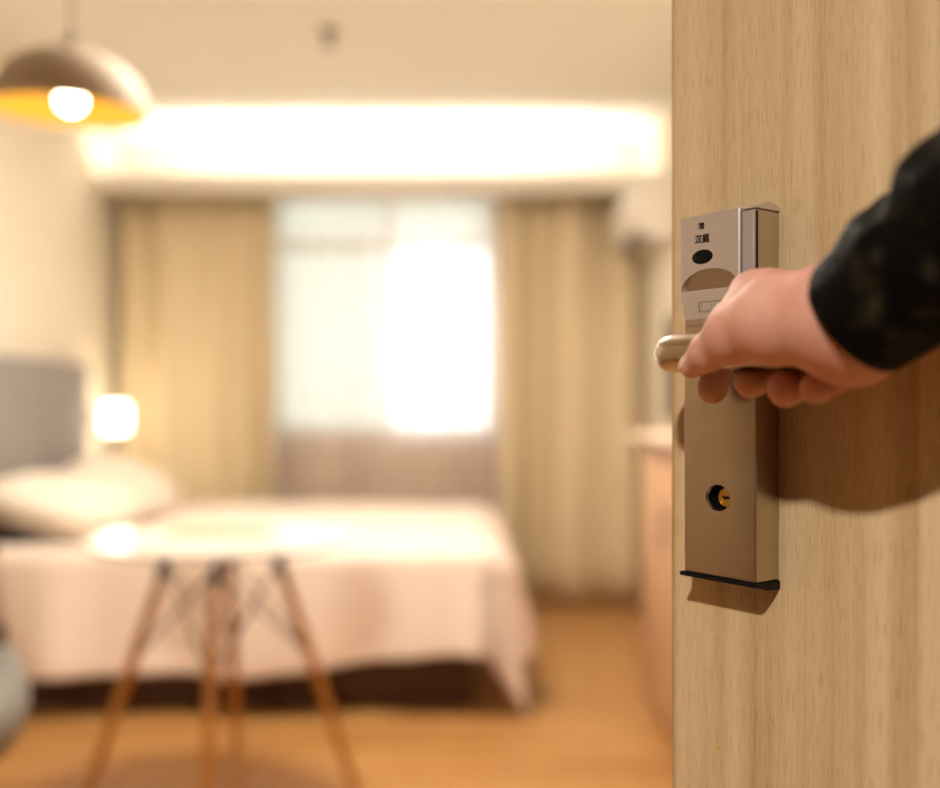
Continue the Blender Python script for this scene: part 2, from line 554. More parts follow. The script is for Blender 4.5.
CYD = 5.235
lc = curtain('curtain', XL + 0.012, (273 - 470) * CYD / F, CYD, 0.012, 2.141, 0.18, 0.082, M['curtain'], 'beige floor-length curtain drawn aside next to the bedside sconce', seed=1)
rc = curtain('curtain', (496 - 470) * CYD / F, (641 - 470) * CYD / F, CYD, 0.012, 2.141, 0.185, 0.082, M['curtain'], 'beige floor-length curtain drawn aside near the air conditioner', seed=4)
for c_ in (lc, rc):
    sd = c_.modifiers.new('thickness', 'SOLIDIFY')
    sd.thickness = 0.003
sh = curtain('sheer_curtain', -1.16, 0.20, 5.37, 0.02, 2.141, 0.075, 0.018, M['sheer'], 'white translucent sheer curtain hanging across the bright window', seed=9)
rl = empty('curtain_rail', (0, CYD, 2.1415))
tag(rl, 'white double curtain rail under the pelmet above both curtains', 'rail')
box('rail_bar', (XL + 0.002, -0.012, 0.0), (XR - 0.002, 0.012, 0.013), M['rail'], rl)
box('rail_bar', (XL + 0.002, 0.123, 0.0), (XR - 0.002, 0.147, 0.013), M['rail'], rl)

# ------------------------------------------------------------------ bed
BX0, BX1, BY0, BY1 = -1.815, 0.035, 3.47, 4.93
bed = empty('bed', (0, 0, 0))
tag(bed, 'double bed with white duvet hanging over a dark brown base', 'bed')
box('bed_base', (BX0, BY0, 0.0), (BX1 - 0.03, BY1, 0.29), M['bed_base'], bed, bevel=0.006)
box('mattress', (BX0, BY0 - 0.005, 0.291), (BX1, BY1 + 0.005, 0.50), M['mattress'], bed, bevel=0.04, seg=3)

def make_duvet():
    z0, r0 = 0.565, 0.07
    bm = bmesh.new()
    NP, NQ = 120, 120
    p0, p1 = -1.64, BX1 + 0.44
    q0, q1 = BY0 - 0.47, BY1 + 0.36
    rows = []
    for i in range(NP + 1):
        row = []
        for j in range(NQ + 1):
            p = p0 + (p1 - p0) * i / NP
            q = q0 + (q1 - q0) * j / NQ
            # the hem rises a little towards the foot corner
            lift = 0.07 * max(0.0, min(1.0, (p + 0.7) / 0.6))
            qq = q + (lift * (BY0 - q) / 0.47 if q < BY0 else 0)
            # the head edge slants away lower down the hanging side
            pp = p + (0.10 * max(0, BY0 - q) / 0.47) * max(0, 1 - i / 12)
            dx = max(0.0, pp - BX1)
            dy = (qq - BY0) if qq < BY0 else ((qq - BY1) if qq > BY1 else 0.0)
            d = math.hypot(dx, dy)
            bx = min(pp, BX1)
            by = min(max(qq, BY0), BY1)
            puff = 0.022 * math.sin(PI * min(1, max(0, (by - BY0) / (BY1 - BY0)))) ** 0.6
            w = noise.noise(Vector((pp * 3.1, qq * 3.1, 0.3))) * 0.014 + noise.noise(Vector((pp * 8, qq * 8, 1.7))) * 0.005
            if d < 1e-6:
                press = max(0.0, min(1.0, (-1.22 - bx) / 0.12))
                press = press * press * (3 - 2 * press)
                mid = max(0.0, min(1.0, (by - BY0) / 0.12))
                co = Vector((bx, by, z0 + (puff + w) * (1 - 0.8 * press) - 0.036 * press * mid))
            else:
                ux, uy = dx / d, dy / d
                r = r0 + 0.06 * ux * ux
                qa = r * PI / 2
                if d < qa:
                    a = d / r
                    out, drop = r * math.sin(a), r * (1 - math.cos(a))
                else:
                    e = d - qa
                    out, drop = r + 0.16 * e, r + e * 0.98
                along = pp * abs(uy) + qq * abs(ux) + 0.5 * math.atan2(abs(uy), abs(ux) + 1e-6)
                fold = 0.030 * min(1.0, d / 0.4) * (math.sin(along * 9.0 + 0.6) + 0.5 * math.sin(along * 21.0 + 2.0))
                zz = z0 - drop + w * 0.5
                if zz < 0.014:
                    out += (0.014 - zz) * 0.75
                    zz = 0.014 + 0.004 * (1 + noise.noise(Vector((pp * 9, qq * 9, 0))))
                co = Vector((bx + ux * (out + fold), by + uy * (out + fold), zz))
                if uy > 0:      # far side is squeezed in front of the curtains
                    co.y = min(co.y, 5.12)
            row.append(bm.verts.new(co))
        rows.append(row)
    for a, b in zip(rows[:-1], rows[1:]):
        for j in range(NQ):
            bm.faces.new((a[j], a[j + 1], b[j + 1], b[j]))
    o = mesh_obj('duvet', bm, M['duvet'], None, smooth=True)
    sd = o.modifiers.new('thickness', 'SOLIDIFY')
    sd.thickness = 0.02
    sd.offset = -1
    return o
tag(make_duvet(), 'white cotton duvet draped over the bed down to the floor corner', 'duvet')

def pillow(loc, rot, size, label):
    bm = bmesh.new()
    bmesh.ops.create_uvsphere(bm, u_segments=40, v_segments=24, radius=1.0)
    for v in bm.verts:
        x, y, z = v.co
        # rounded square outline with thin corners
        s = lambda c, e: math.copysign(abs(c) ** e, c)
        fx, fy = s(x, 0.55), s(y, 0.55)
        edge = max(abs(fx), abs(fy))
        zz = z * (1 - 0.35 * edge ** 4)
        n = noise.noise(Vector((fx * 2.2, fy * 2.2, loc[1]))) * 0.09
        v.co = Vector((fx * size[0] / 2, fy * size[1] / 2, zz * size[2] / 2 * (1 + n)))
    o = mesh_obj('pillow', bm, M['pillow'], None, smooth=True, loc=loc)
    o.rotation_euler = rot
    return tag(o, label, 'pillow', 'pillows on the bed')
pillow((-1.57, 4.54, 0.68), (0.03, math.radians(25), 0.05), (0.46, 0.64, 0.20), 'plump white pillow on the window side of the bed')
pillow((-1.56, 3.86, 0.668), (-0.03, math.radians(13), -0.04), (0.48, 0.63, 0.21), 'plump white pillow on the bed side nearer the round table')

hb = empty('headboard', (XL, 4.02, 0))
tag(hb, 'grey upholstered headboard panel on the wall behind the pillows', 'headboard')
box('backing_board', (0.001, -0.80, 0.0), (0.02, 0.77, 1.24), M['bed_base'], hb)
for k in range(3):
    y0 = -0.80 + k * 1.57 / 3
    box('padded_panel', (0.0205, y0 + 0.001, 0.02), (0.058, y0 + 1.57 / 3 - 0.001, 1.245), M['headboard'], hb, bevel=0.006)

# ------------------------------------------------------------------ bedside sconce
sl = px(115.5, 418, 4.93)
sco = empty('wall_sconce', (XL, sl.y, sl.z))
tag(sco, 'glowing drum wall sconce between the headboard and curtain', 'lamp')
dx = sl.x - XL
M['sconce'] = glow('sconce_lit_shade', (1.0, 0.86, 0.66), L_SCONCE)
bm = bmesh.new(); add_box(bm, (0.001, -0.04, -0.06), (0.014, 0.04, 0.06), 0.004)
mesh_obj('back_plate', bm, M['lamp_metal'], sco, smooth='auto')
tube('arm', [(0.014, 0, 0.0), (dx - 0.0605, 0, 0.0)], 0.008, M['lamp_metal'], sco)
rs = 0.060
lathe('lamp_shade', [(rs - 0.012, -0.068), (rs, -0.056), (rs, 0.056), (rs - 0.012, 0.068), (rs - 0.018, 0.068), (rs - 0.006, 0.054), (rs - 0.006, -0.054), (rs - 0.018, -0.068)], M['sconce'], sco, 40, (dx, 0, 0), closed=True)
lathe('bulb', [(0, -0.045), (0.026, -0.03), (0.033, 0.0), (0.024, 0.028), (0.012, 0.05), (0, 0.055)], M['sconce'], sco, 20, (dx, 0, 0))

# ------------------------------------------------------------------ pendant lamp
pd = 2.45
pc = px(71, 112, pd)
pen = empty('pendant_lamp', (pc.x, pc.y, pc.z))
tag(pen, 'taupe dome pendant lamp with golden lining and lit bulb', 'lamp')
pr, ph_ = 0.186, 0.150
outer, inner = [], []
for k in range(17):
    a = k / 16 * PI / 2
    outer.append((pr * math.cos(a) ** 0.9, ph_ * math.sin(a)))
outer[-1] = (0.0, ph_)
lathe('lamp_shade', outer, M['shade_out'], pen, 48, smooth=True)
inner = [(max(0, r - 0.0035), z - (0.0035 if k > 3 else 0.0)) for k, (r, z) in enumerate(outer)]
inner[-1] = (0.0, ph_ - 0.0035)
inn = lathe('shade_lining', inner, M['shade_in'], pen, 48, smooth=True)
lathe('rim', [(pr - 0.0035, 0.0), (pr - 0.0035, -0.002), (pr, -0.002), (pr, 0.0)], M['shade_out'], pen, 48, closed=True)
lathe('cord_grip', [(0.0, ph_ - 0.002), (0.022, ph_ - 0.002), (0.022, ph_ + 0.012), (0.010, ph_ + 0.03), (0.006, ph_ + 0.045), (0, ph_ + 0.045)], M['cord'], pen, 20)
tube('cord', [(0, 0, ph_ + 0.04), (0, 0, CEIL - 0.02 - pc.z)], 0.004, M['cord'], pen, 10)
lathe('ceiling_rose', [(0, CEIL - 0.03 - pc.z), (0.045, CEIL - 0.028 - pc.z), (0.05, CEIL - 0.001 - pc.z), (0, CEIL - 0.001 - pc.z)], M['shade_out'], pen, 28)
lathe('bulb_socket', [(0, 0.066), (0.02, 0.066), (0.02, 0.128), (0.012, ph_ - 0.005), (0, ph_ - 0.005)], M['cord'], pen, 20)
M['bulb'] = glow('pendant_lit_bulb', (1.0, 0.84, 0.60), L_BULB)
lathe('bulb', [(0.032 * math.sin(a), 0.029 - 0.032 * math.cos(a)) for a in [PI * k / 14 for k in range(12)]] + [(0.014, 0.068), (0, 0.070)], M['bulb'], pen, 28)
for c_ in pen.children:
    if c_.name.split('.')[0] in ('lamp_shade', 'shade_lining', 'rim', 'bulb', 'bulb_socket'):
        c_.rotation_euler = (math.radians(3.0), math.radians(1.5), 0)

# ------------------------------------------------------------------ ceiling things
fl = px(329, 30, (CEIL - EYE) / ((HY - 30) / F))
spr = empty('fire_sprinkler', (fl.x, fl.y, CEIL))
tag(spr, 'small metal fire sprinkler on the ceiling', 'sprinkler')
lathe('escutcheon', [(0, -0.001), (0.038, -0.001), (0.034, -0.008), (0.014, -0.012), (0, -0.012)], M['sprinkler'], spr, 28)
lathe('sprinkler_body', [(0.0, -0.012), (0.011, -0.012), (0.011, -0.03), (0.007, -0.034), (0.004, -0.058), (0, -0.058)], M['sprinkler'], spr, 16)
for s in (-1, 1):
    tube('frame_arm', [(s * 0.010, 0, -0.028), (s * 0.014, 0, -0.045), (s * 0.004, 0, -0.060)], 0.0028, M['sprinkler'], spr, 8)
bm = bmesh.new()
add_lathe(bm, [(0, -0.059), (0.018, -0.060), (0.018, -0.063), (0, -0.064)], 24)
mesh_obj('deflector', bm, M['sprinkler'], spr)

def round_ceiling_lamp(loc, r, strength, label, name, col=WARM):
    e = empty(name, loc)
    tag(e, label, 'ceiling lamp')
    lathe('lamp_ring', [(r, -0.001), (r + 0.02, -0.001), (r + 0.02, -0.02), (r, -0.024)], M['rail'], e, 40, closed=True)
    g = glow(name + '_diffuser', col, strength)
    lathe('diffuser', [(r - 0.001, -0.004), (r - 0.001, -0.018), (0, -0.022)], g, e, 40)
    return e
round_ceiling_lamp((-0.573, -1.07, CEIL), 0.07, L_CORRIDOR / (0.07 ** 2) * 0.045, 'round ceiling downlight in the corridor before the doorway', 'corridor_downlight', (1.0, 0.95, 0.87))
round_ceiling_lamp((-0.35, 2.98, CEIL), 0.30, L_ROOM, 'added round ceiling lamp, out of view above the foot of the bed and table', 'added_room_lamp')  # added lamp, unseen above the frame, lights the bed from overhead

# ------------------------------------------------------------------ dowel-leg base shared by table and chair
def dowel_base(root, top_r, foot_r, z_top, rot, r_top=0.011, r_foot=0.011, plate=True, wire_lo=0.42, nlegs=4):
    legs = []
    for k in range(nlegs):
        a = rot + k * 2 * PI / nlegs
        ca, sa = math.cos(a), math.sin(a)
        A = Vector((top_r * ca, top_r * sa, z_top))
        B = Vector((foot_r * ca, foot_r * sa, 0.0))
        pts = [A.lerp(B, f) for f in (0, 0.3, 0.65, 1.0)]
        lg = tube('leg', pts, [r_top, r_top * 1.25, r_top * 1.2, r_foot], M['beech'], root, 14)
        # black bracket cap at the top of the leg
        tube('leg_bracket', [A + (A - B).normalized() * 0.004, A.lerp(B, 0.055)], r_top * 1.35, M['black_metal'], lg, 14)
        legs.append((A, B))
    for k in range(nlegs):
        A0, B0 = legs[k]
        A1, B1 = legs[(k + 1) % nlegs]
        for (P, Q) in ((A0, A1.lerp(B1, wire_lo)), (A1, A0.lerp(B0, wire_lo))):
            tube('cross_wire', [P.lerp(A0.lerp(B0, 0.03), 0), Q], 0.0035, M['wire'], root, 8)
    return legs

# ------------------------------------------------------------------ round table
TZ, TD = 0.70, 2.67
tx = (222.5 - 470) * TD / F
tab = empty('round_table', (tx, TD, 0))
tag(tab, 'round white table on splayed beech legs in front of the bed', 'table')
tr_ = 0.352
lathe('tabletop', [(0, TZ - 0.018), (tr_ - 0.02, TZ - 0.018), (tr_ - 0.004, TZ - 0.012), (tr_, TZ - 0.006), (tr_ - 0.003, TZ), (0, TZ)], M['white_top'], tab, 72)
dowel_base(tab, 0.148, 0.355, TZ - 0.07, math.radians(-83), 0.012, 0.0115, wire_lo=0.40)
bm = bmesh.new()
for k in range(4):
    a = math.radians(-83) + k * PI / 2
    add_tube(bm, [(0.0, 0.0, TZ - 0.026), (0.10 * math.cos(a), 0.10 * math.sin(a), TZ - 0.026), (0.148 * math.cos(a), 0.148 * math.sin(a), TZ - 0.072)], 0.008, 8)
mesh_obj('steel_spider', bm, M['black_metal'], tab, smooth='auto')

# flat card folder lying on the table
fd = empty('card_folder', ((223 - 470) * 2.76 / F, 2.76, TZ + 0.0005), 0.08)
tag(fd, 'thin tan card folder lying flat on the round white table', 'folder')
M['card'] = plain('tan_card', srgb(184, 154, 104), 0.6, var=0.05)
M['card_grey'] = plain('grey_green_card', srgb(150, 146, 118), 0.6, var=0.05)
box('cover', (-0.135, -0.075, 0.0), (0.0, 0.075, 0.004), M['card'], fd, bevel=0.0008)
box('back_cover', (0.002, -0.075, 0.0), (0.135, 0.075, 0.003), M['card_grey'], fd, bevel=0.0008)

# ------------------------------------------------------------------ shell chair
ch = empty('shell_chair', (-1.175, 2.04, 0), math.radians(-80))
tag(ch, 'grey moulded shell chair at the lower edge of the picture', 'chair')
prof = [(0.150, 0.300, 0.16), (0.205, 0.315, 0.185), (0.240, 0.355, 0.20), (0.246, 0.405, 0.21), (0.222, 0.447, 0.22), (0.165, 0.458, 0.228), (0.06, 0.437, 0.235), (-0.06, 0.43, 0.235), (-0.14, 0.445, 0.23), (-0.185, 0.50, 0.225), (-0.205, 0.58, 0.215), (-0.225, 0.68, 0.20), (-0.242, 0.77, 0.165), (-0.246, 0.80, 0.12)]
bm = bmesh.new()
rows = []
NU = 20
for (y, z, w) in prof:
    row = []
    for i in range(NU + 1):
        u = -1 + 2 * i / NU
        lift = 0.055 * abs(u) ** 2.6
        seat = max(0.0, min(1.0, (0.62 - z) / 0.15))
        if y > 0.2:
            y_ = y - 0.05 * abs(u) ** 3
        else:
            y_ = y
        row.append(bm.verts.new((u * w, y_ + (1 - seat) * lift, z + seat * lift)))
    rows.append(row)
for a, b in zip(rows[:-1], rows[1:]):
    for i in range(NU):
        bm.faces.new((a[i], a[i + 1], b[i + 1], b[i]))
shl = mesh_obj('seat_shell', bm, M['chair'], ch, smooth=True)
sd = shl.modifiers.new('thickness', 'SOLIDIFY'); sd.thickness = 0.022; sd.offset = 1
ss = shl.modifiers.new('round', 'SUBSURF'); ss.levels = 1; ss.render_levels = 2
dowel_base(ch, 0.11, 0.26, 0.385, PI / 4, 0.0115, 0.010, wire_lo=0.5)
bm = bmesh.new()
for k in range(4):
    a = PI / 4 + k * PI / 2
    add_tube(bm, [(0, 0, 0.398), (0.07 * math.cos(a), 0.07 * math.sin(a), 0.398), (0.11 * math.cos(a), 0.11 * math.sin(a), 0.38)], 0.007, 8)
mesh_obj('steel_spider', bm, M['black_metal'], ch, smooth='auto')

# ------------------------------------------------------------------ cabinet, television, air conditioner on the right wall
cab = empty('wall_cabinet', (0.76, 3.02, 0))
tag(cab, 'pale wood low cabinet along the wall behind the door', 'cabinet')
box('cabinet_body', (-0.140, -0.47, 0.06), (0.157, 0.48, 0.93), M['cabinet'], cab, bevel=0.002)
box('plinth', (-0.120, -0.46, 0.0), (0.157, 0.47, 0.06), M['cabinet'], cab)
box('cabinet_top', (-0.195, -0.49, 0.93), (0.158, 0.52, 0.958), M['cabinet_top'], cab, bevel=0.003)
for k in range(2):
    y0 = -0.468 + k * 0.475
    dr = box('door', (-0.160, y0, 0.065), (-0.1405, y0 + 0.471, 0.925), M['cabinet'], cab, bevel=0.0015)
    hy = y0 + (0.43 if k == 0 else 0.04)
    bm = bmesh.new()
    add_tube(bm, [(-0.160, hy, 0.62), (-0.180, hy, 0.62), (-0.180, hy, 0.74), (-0.160, hy, 0.74)], 0.005, 8)
    mesh_obj('handle', bm, M['lamp_metal'], dr, smooth='auto')

tv = empty('television', (XR, 4.02, 1.21))
tag(tv, 'black flat television mounted on the right wall', 'television')
box('tv_body', (-0.058, -0.39, -0.22), (-0.022, 0.39, 0.22), M['tv'], tv, bevel=0.004)
box('screen', (-0.0592, -0.378, -0.205), (-0.0582, 0.378, 0.208), M['screen'], tv)
box('wall_bracket', (-0.0215, -0.10, -0.10), (-0.001, 0.10, 0.10), M['tv'], tv)

ac = empty('air_conditioner', (XR, 4.78, 1.795))
tag(ac, 'white split air conditioner high on the wall beside the curtain', 'air conditioner')
bm = bmesh.new()
pp_ = [(-0.001, 0.0), (-0.10, 0.0), (-0.165, 0.035), (-0.195, 0.09), (-0.198, 0.20), (-0.185, 0.26), (-0.16, 0.283), (-0.001, 0.283)]
add_prism(bm, pp_, 'y', -0.33, 0.33)
bmesh.ops.bevel(bm, geom=bm.edges[:], offset=0.006, segments=2, affect='EDGES', clamp_overlap=True)
mesh_obj('ac_body', bm, M['ac'], ac, smooth='auto')
bm = bmesh.new()
add_box(bm, (-0.2045, -0.322, 0.095), (-0.1985, 0.322, 0.205), 0.002)
mesh_obj('front_panel', bm, M['ac'], ac, smooth='auto')
lv = box('louver', (-0.045, -0.29, -0.003), (0.045, 0.29, 0.003), M['ac_dark'], ac, bevel=0.0012)
lv.location = (-0.140, 0, 0.012)
lv.rotation_euler = (0, math.radians(28), 0)

# ------------------------------------------------------------------ open door leaf
S = 0.85                                     # scale of the near things against the lock's measured outline
U = Vector((0.593, -0.805, 0.0)).normalized()   # along the door towards its hinges
NO = Vector((-U.y * -1, -U.x, 0.0))
NO = Vector((U.y, -U.x, 0.0))                # out of the door, towards the corridor
FL = Vector((0.172, 0.820, 0.0)) * S         # left and right ends of the lock's face
FR = Vector((0.2176, 0.758, 0.0)) * S
FC = (FL + FR) / 2
T = 0.0243                                   # lock thickness on the door
ROT = math.atan2(U.y, U.x)

def on_plane(x, y, yl=0.0):
    """pixel -> (local x, local z) on the vertical plane yl behind the lock's face"""
    D = Vector(((x - 470) / F, 1.0, -(y - HY) / F))
    P0 = FC - NO * yl
    t_ = P0.dot(NO) / Vector((D.x, D.y, 0)).dot(NO)
    P = D * t_
    return ((Vector((P.x, P.y, 0)) - P0).dot(U), P.z)

def to_world(x, yl, z):
    return Vector((FC.x, FC.y, EYE)) + U * x - NO * yl + Vector((0, 0, z))

DT = 0.042
xe = on_plane(671, 400, T)[0]
DW = 0.862
hinge = to_world(xe + DW, T, 0)
door = empty('door_1', (hinge.x, hinge.y, 0), ROT)
tag(door, 'light oak veneer door standing open into the room', 'door', kind='structure')
leaf = box('door_leaf', (-DW + 0.0025, 0.0, 0.006), (0.0, DT, DH - 0.006), M['door'], door, bevel=0.0008, seg=1)
box('edge_band', (-DW, 0.0006, 0.006), (-DW + 0.0024, DT - 0.0006, DH - 0.006), M['door_edge'], door, bevel=0.0004, seg=1)
sx, sz = on_plane(718.5, 748, T)
bm = bmesh.new()
add_lathe(bm, [(0, 0.0004), (0.0011, 0.0003), (0.0012, 0.0)], 10)
for v in bm.verts:
    v.co = Vector((v.co.x, -v.co.z, v.co.y))
dot = mesh_obj('paint_speck', bm, M['yellow_dot'], door)
dot.location = (sx - xe - DW, 0.0, sz + EYE)
for hz in (0.25, 1.05, 1.82):
    bm = bmesh.new()
    add_lathe(bm, [(0, -0.05), (0.006, -0.05), (0.006, 0.05), (0, 0.05)], 12)
    hg = mesh_obj('hinge', bm, M['lamp_metal'], door, smooth='auto')
    hg.location = (0.0065, DT + 0.0062, hz)

# ------------------------------------------------------------------ door lock
lock = empty('door_lock', (FC.x, FC.y, EYE), ROT)
tag(lock, 'tall brushed metal card lock with lever and keyhole on the open door', 'door lock')
xl = on_plane(684, 450)[0]
xr = on_plane(756.0, 450)[0]
zb = on_plane(720, 577.5)[1]
zt = on_plane(756.5, 208)[1]
# lower and rear housing
hs = box('housing', (xl, 0.0, zb), (xr, T - 0.0002, zt), M['steel'], lock, bevel=0.0011, seg=3)
kx, kz = on_plane(718.0, 498)
kr = 0.0090
KSX = 1.12
def cyl_y(name, x, z, r, y0, y1, mat, parent, seg=40, bev=0.0, sxk=1.0):
    bm = bmesh.new()
    if bev > 0:
        add_lathe(bm, [(0, y0), (r - bev, y0), (r, y0 + bev), (r, y1), (0, y1)], seg)
    else:
        add_lathe(bm, [(0, y0), (r, y0), (r, y1), (0, y1)], seg)
    for v in bm.verts:
        v.co = Vector((x + v.co.x * sxk, v.co.z, z + v.co.y))
    return mesh_obj(name, bm, mat, parent, smooth='auto')
cc = cyl_y('cutter', kx, kz, kr, -0.01, 0.0145, None, lock, sxk=KSX)
cut(hs, cc)
for p in hs.data.polygons:
    p.use_smooth = True
hs.data.set_sharp_from_angle(angle=math.radians(30))
# bright chamfer ring, dark sleeve and brass core of the keyhole
bm = bmesh.new()
add_lathe(bm, [(kr - 0.0001, 0.0022), (kr - 0.0001, -0.0003), (kr + 0.0003, -0.0003), (kr - 0.0007, 0.0014)], 48, closed=True)
for v in bm.verts:
    v.co = Vector((kx + v.co.x * KSX, v.co.z, kz + v.co.y))
mesh_obj('keyhole_ring', bm, M['lever'], lock, smooth='auto')
bm = bmesh.new()
add_lathe(bm, [(kr - 0.0002, 0.0024), (kr - 0.0002, 0.0140), (kr - 0.0008, 0.0140), (kr - 0.0008, 0.0024)], 48, closed=True)
for v in bm.verts:
    v.co = Vector((kx + v.co.x * KSX, v.co.z, kz + v.co.y))
mesh_obj('keyhole_sleeve', bm, M['black'], lock, smooth='auto')
core = cyl_y('key_cylinder', kx + 0.0012, kz, 0.0064, 0.0062, 0.0143, M['brass'], lock, 40, 0.0004)
bm = bmesh.new()
for lo, hi in [((-0.0022, 0.0058, -0.0008), (0.0046, 0.0064, 0.0008)), ((-0.0022, 0.0058, 0.0008), (-0.0012, 0.0064, 0.0014)), ((-0.0006, 0.0058, -0.0014), (0.0003, 0.0064, -0.0008)), ((0.0016, 0.0058, 0.0008), (0.0024, 0.0064, 0.0013))]:
    add_box(bm, lo, hi)
kw = mesh_obj('keyway', bm, M['black'], core)
kw.location = (kx + 0.0013, 0, kz)
# black end cap at the bottom
bm = bmesh.new()
xa, xb = on_plane(680.5, 570)[0], xr + 0.0010
pr_ = [(-0.0014, 0.0), (T - 0.0002, 0.0), (T - 0.0002, -0.0058), (T * 0.55, -0.0060), (0.0035, -0.0038), (-0.0014, -0.0026)]
add_prism(bm, pr_, 'x', xa, xb)
bmesh.ops.bevel(bm, geom=bm.edges[:], offset=0.0005, segments=2, affect='EDGES', clamp_overlap=True)
bc = mesh_obj('bottom_cap', bm, M['black'], lock, smooth='auto')
bc.location = (0, 0, zb)
# grey top cap
bm = bmesh.new()
pr_ = [(-0.001, 0.0), (T - 0.0002, 0.0), (T - 0.0002, 0.0030), (T * 0.72, 0.0052), (T * 0.38, 0.0050), (-0.001, 0.0008)]
add_prism(bm, pr_, 'x', xl - 0.0015, xr + 0.0006)
bmesh.ops.bevel(bm, geom=bm.edges[:], offset=0.0004, segments=2, affect='EDGES', clamp_overlap=True)
tc_ = mesh_obj('top_cap', bm, M['plastic_grey'], lock, smooth='auto')
tc_.location = (0, 0, zt + 0.0002)

# card reader cover on the upper half
CP = 0.0050                                   # how far it stands proud
def cz(x, y):
    return on_plane(x, y, -CP)[1]
cxl = on_plane(678.8, 260, -CP)[0]
cxr = on_plane(739.5, 260, -CP)[0]
sxr = on_plane(755.0, 240, -0.002)[0]
levels = [(cz(710, 213.5), 0.0, CP), (cz(681, 298), 0.0, CP), (cz(684, 320), 0.0030, CP * 0.72), (cz(685, 326), 0.0036, CP * 0.25), (cz(685, 326) - 0.0002, 0.0036, 0.0)]
bm = bmesh.new()
rows = []
for (z, inset, proud) in levels:
    l0 = cxl + inset
    ring = [(l0, -0.0002), (l0, -proud * 0.70), (l0 + 0.0012, -proud * 0.93), (l0 + 0.0032, -proud), (cxr - 0.001, -proud), (cxr, -proud * 0.86), (cxr, -0.0002)]
    rows.append([bm.verts.new((x, y, z)) for x, y in ring])
for a, b in zip(rows[:-1], rows[1:]):
    n_ = len(a)
    for i in range(n_):
        j = (i + 1) % n_
        bm.faces.new((a[i], a[j], b[j], b[i]))
bm.faces.new(rows[0])
bm.faces.new(rows[-1][::-1])
cover = mesh_obj('reader_cover', bm, M['plastic_grey'], lock)
# thumb recess: arch that slopes inwards down to a straight ledge
ax0, az = on_plane(681.5, 292.3, -CP)
ax1 = on_plane(738, 284, -CP)[0]
atop = on_plane(708, 268.5, -CP)[1]
aw, acx = (ax1 - ax0) / 2 + 0.0004, (ax0 + ax1) / 2
bm = bmesh.new()
NA = 28
front, back = [], []
for k in range(NA + 1):
    a = PI * k / NA
    x = acx + aw * math.cos(a)
    z = az + (atop - az) * math.sin(a)
    depth = 0.0040 * (1 - (z - az) / (atop - az)) + 0.0006
    front.append(bm.verts.new((x, -CP - 0.004, z)))
    back.append(bm.verts.new((x, -CP + depth, z)))
for k in range(NA):
    bm.faces.new((front[k], front[k + 1], back[k + 1], back[k]))
bm.faces.new((front[0], back[0], back[-1], front[-1]))
bm.faces.new(front[::-1])
bm.faces.new(back)
cutter = mesh_obj('cutter', bm, None, lock)
cut(cover, cutter)
# the recess shows the steel plate behind the cover
cover.data.materials.append(M['steel'])
for p in cover.data.polygons:
    if p.normal.y < -0.5 and p.center.y > -CP + 0.0003 and az - 0.001 < p.center.z < atop + 0.001:
        p.material_index = 1
# small square window
wx, wz = on_plane(701.3, 226, -CP)
bm = bmesh.new()
add_box(bm, (wx - 0.0024, -CP - 0.002, wz - 0.0022), (wx + 0.0024, -CP + 0.003, wz + 0.0022))
cutter = mesh_obj('cutter', bm, None, lock)
cut(cover, cutter)
for p in cover.data.polygons:
    p.use_smooth = True
cover.data.set_sharp_from_angle(angle=math.radians(20))
M['led'] = plain('indicator_amber_window', (0.02, 0.012, 0.004), 0.15)
box('indicator_window', (wx - 0.0023, -CP + 0.0018, wz - 0.0021), (wx + 0.0023, -CP + 0.0028, wz + 0.0021), M['led'], cover)
# black oval sensor
ox, oz = on_plane(702.3, 256.8, -CP)
bm = bmesh.new()
add_lathe(bm, [(0, 0.0004), (0.0072, 0.0004), (0.0078, 0.0)], 48)
for v in bm.verts:
    v.co = Vector((ox + v.co.x * 1.16, -CP - v.co.z, oz + v.co.y * 0.62 * 1.0))
mesh_obj('sensor_oval', bm, M['black'], cover, smooth='auto')

def lettering(name, body, size, x, z, y, mat, parent, bold=0.0, ext=0.0001, spacing=1.0):
    cu = bpy.data.curves.new(name, 'FONT')
    cu.body = body
    cu.size = size
    cu.align_x = 'CENTER'
    cu.align_y = 'CENTER'
    cu.space_character = spacing
    cu.extrude = ext
    to = bpy.data.objects.new(name, cu)
    COL.objects.link(to)
    bpy.context.view_layer.update()
    me = bpy.data.meshes.new_from_object(to.evaluated_get(bpy.context.evaluated_depsgraph_get()))
    bpy.data.objects.remove(to)
    bpy.data.curves.remove(cu)
    if bold:
        b2 = bmesh.new()
        for ox_, oy_ in ((-bold, 0), (bold, 0), (0, bold), (0, -bold)):
            b3 = bmesh.new(); b3.from_mesh(me)
            bmesh.ops.translate(b3, verts=b3.verts, vec=(ox_, oy_, 0))
            tmp = bpy.data.meshes.new('tmp'); b3.to_mesh(tmp); b3.free(); b2.from_mesh(tmp); bpy.data.meshes.remove(tmp)
        b2.to_mesh(me); b2.free()
    me.materials.clear()
    me.materials.append(mat)
    o = bpy.data.objects.new(name, me)
    COL.objects.link(o)
    o.parent = parent
    o.location = (x, y, z)
    o.rotation_euler = (PI / 2, 0, 0)
    return o
lx, lz = on_plane(702.3, 239.3, -CP)
lettering('logo_lettering', '\u6c49\u5ead', 0.0062, lx, lz, -CP - 0.0003, M['ink'], cover, bold=0.00012, spacing=1.06)
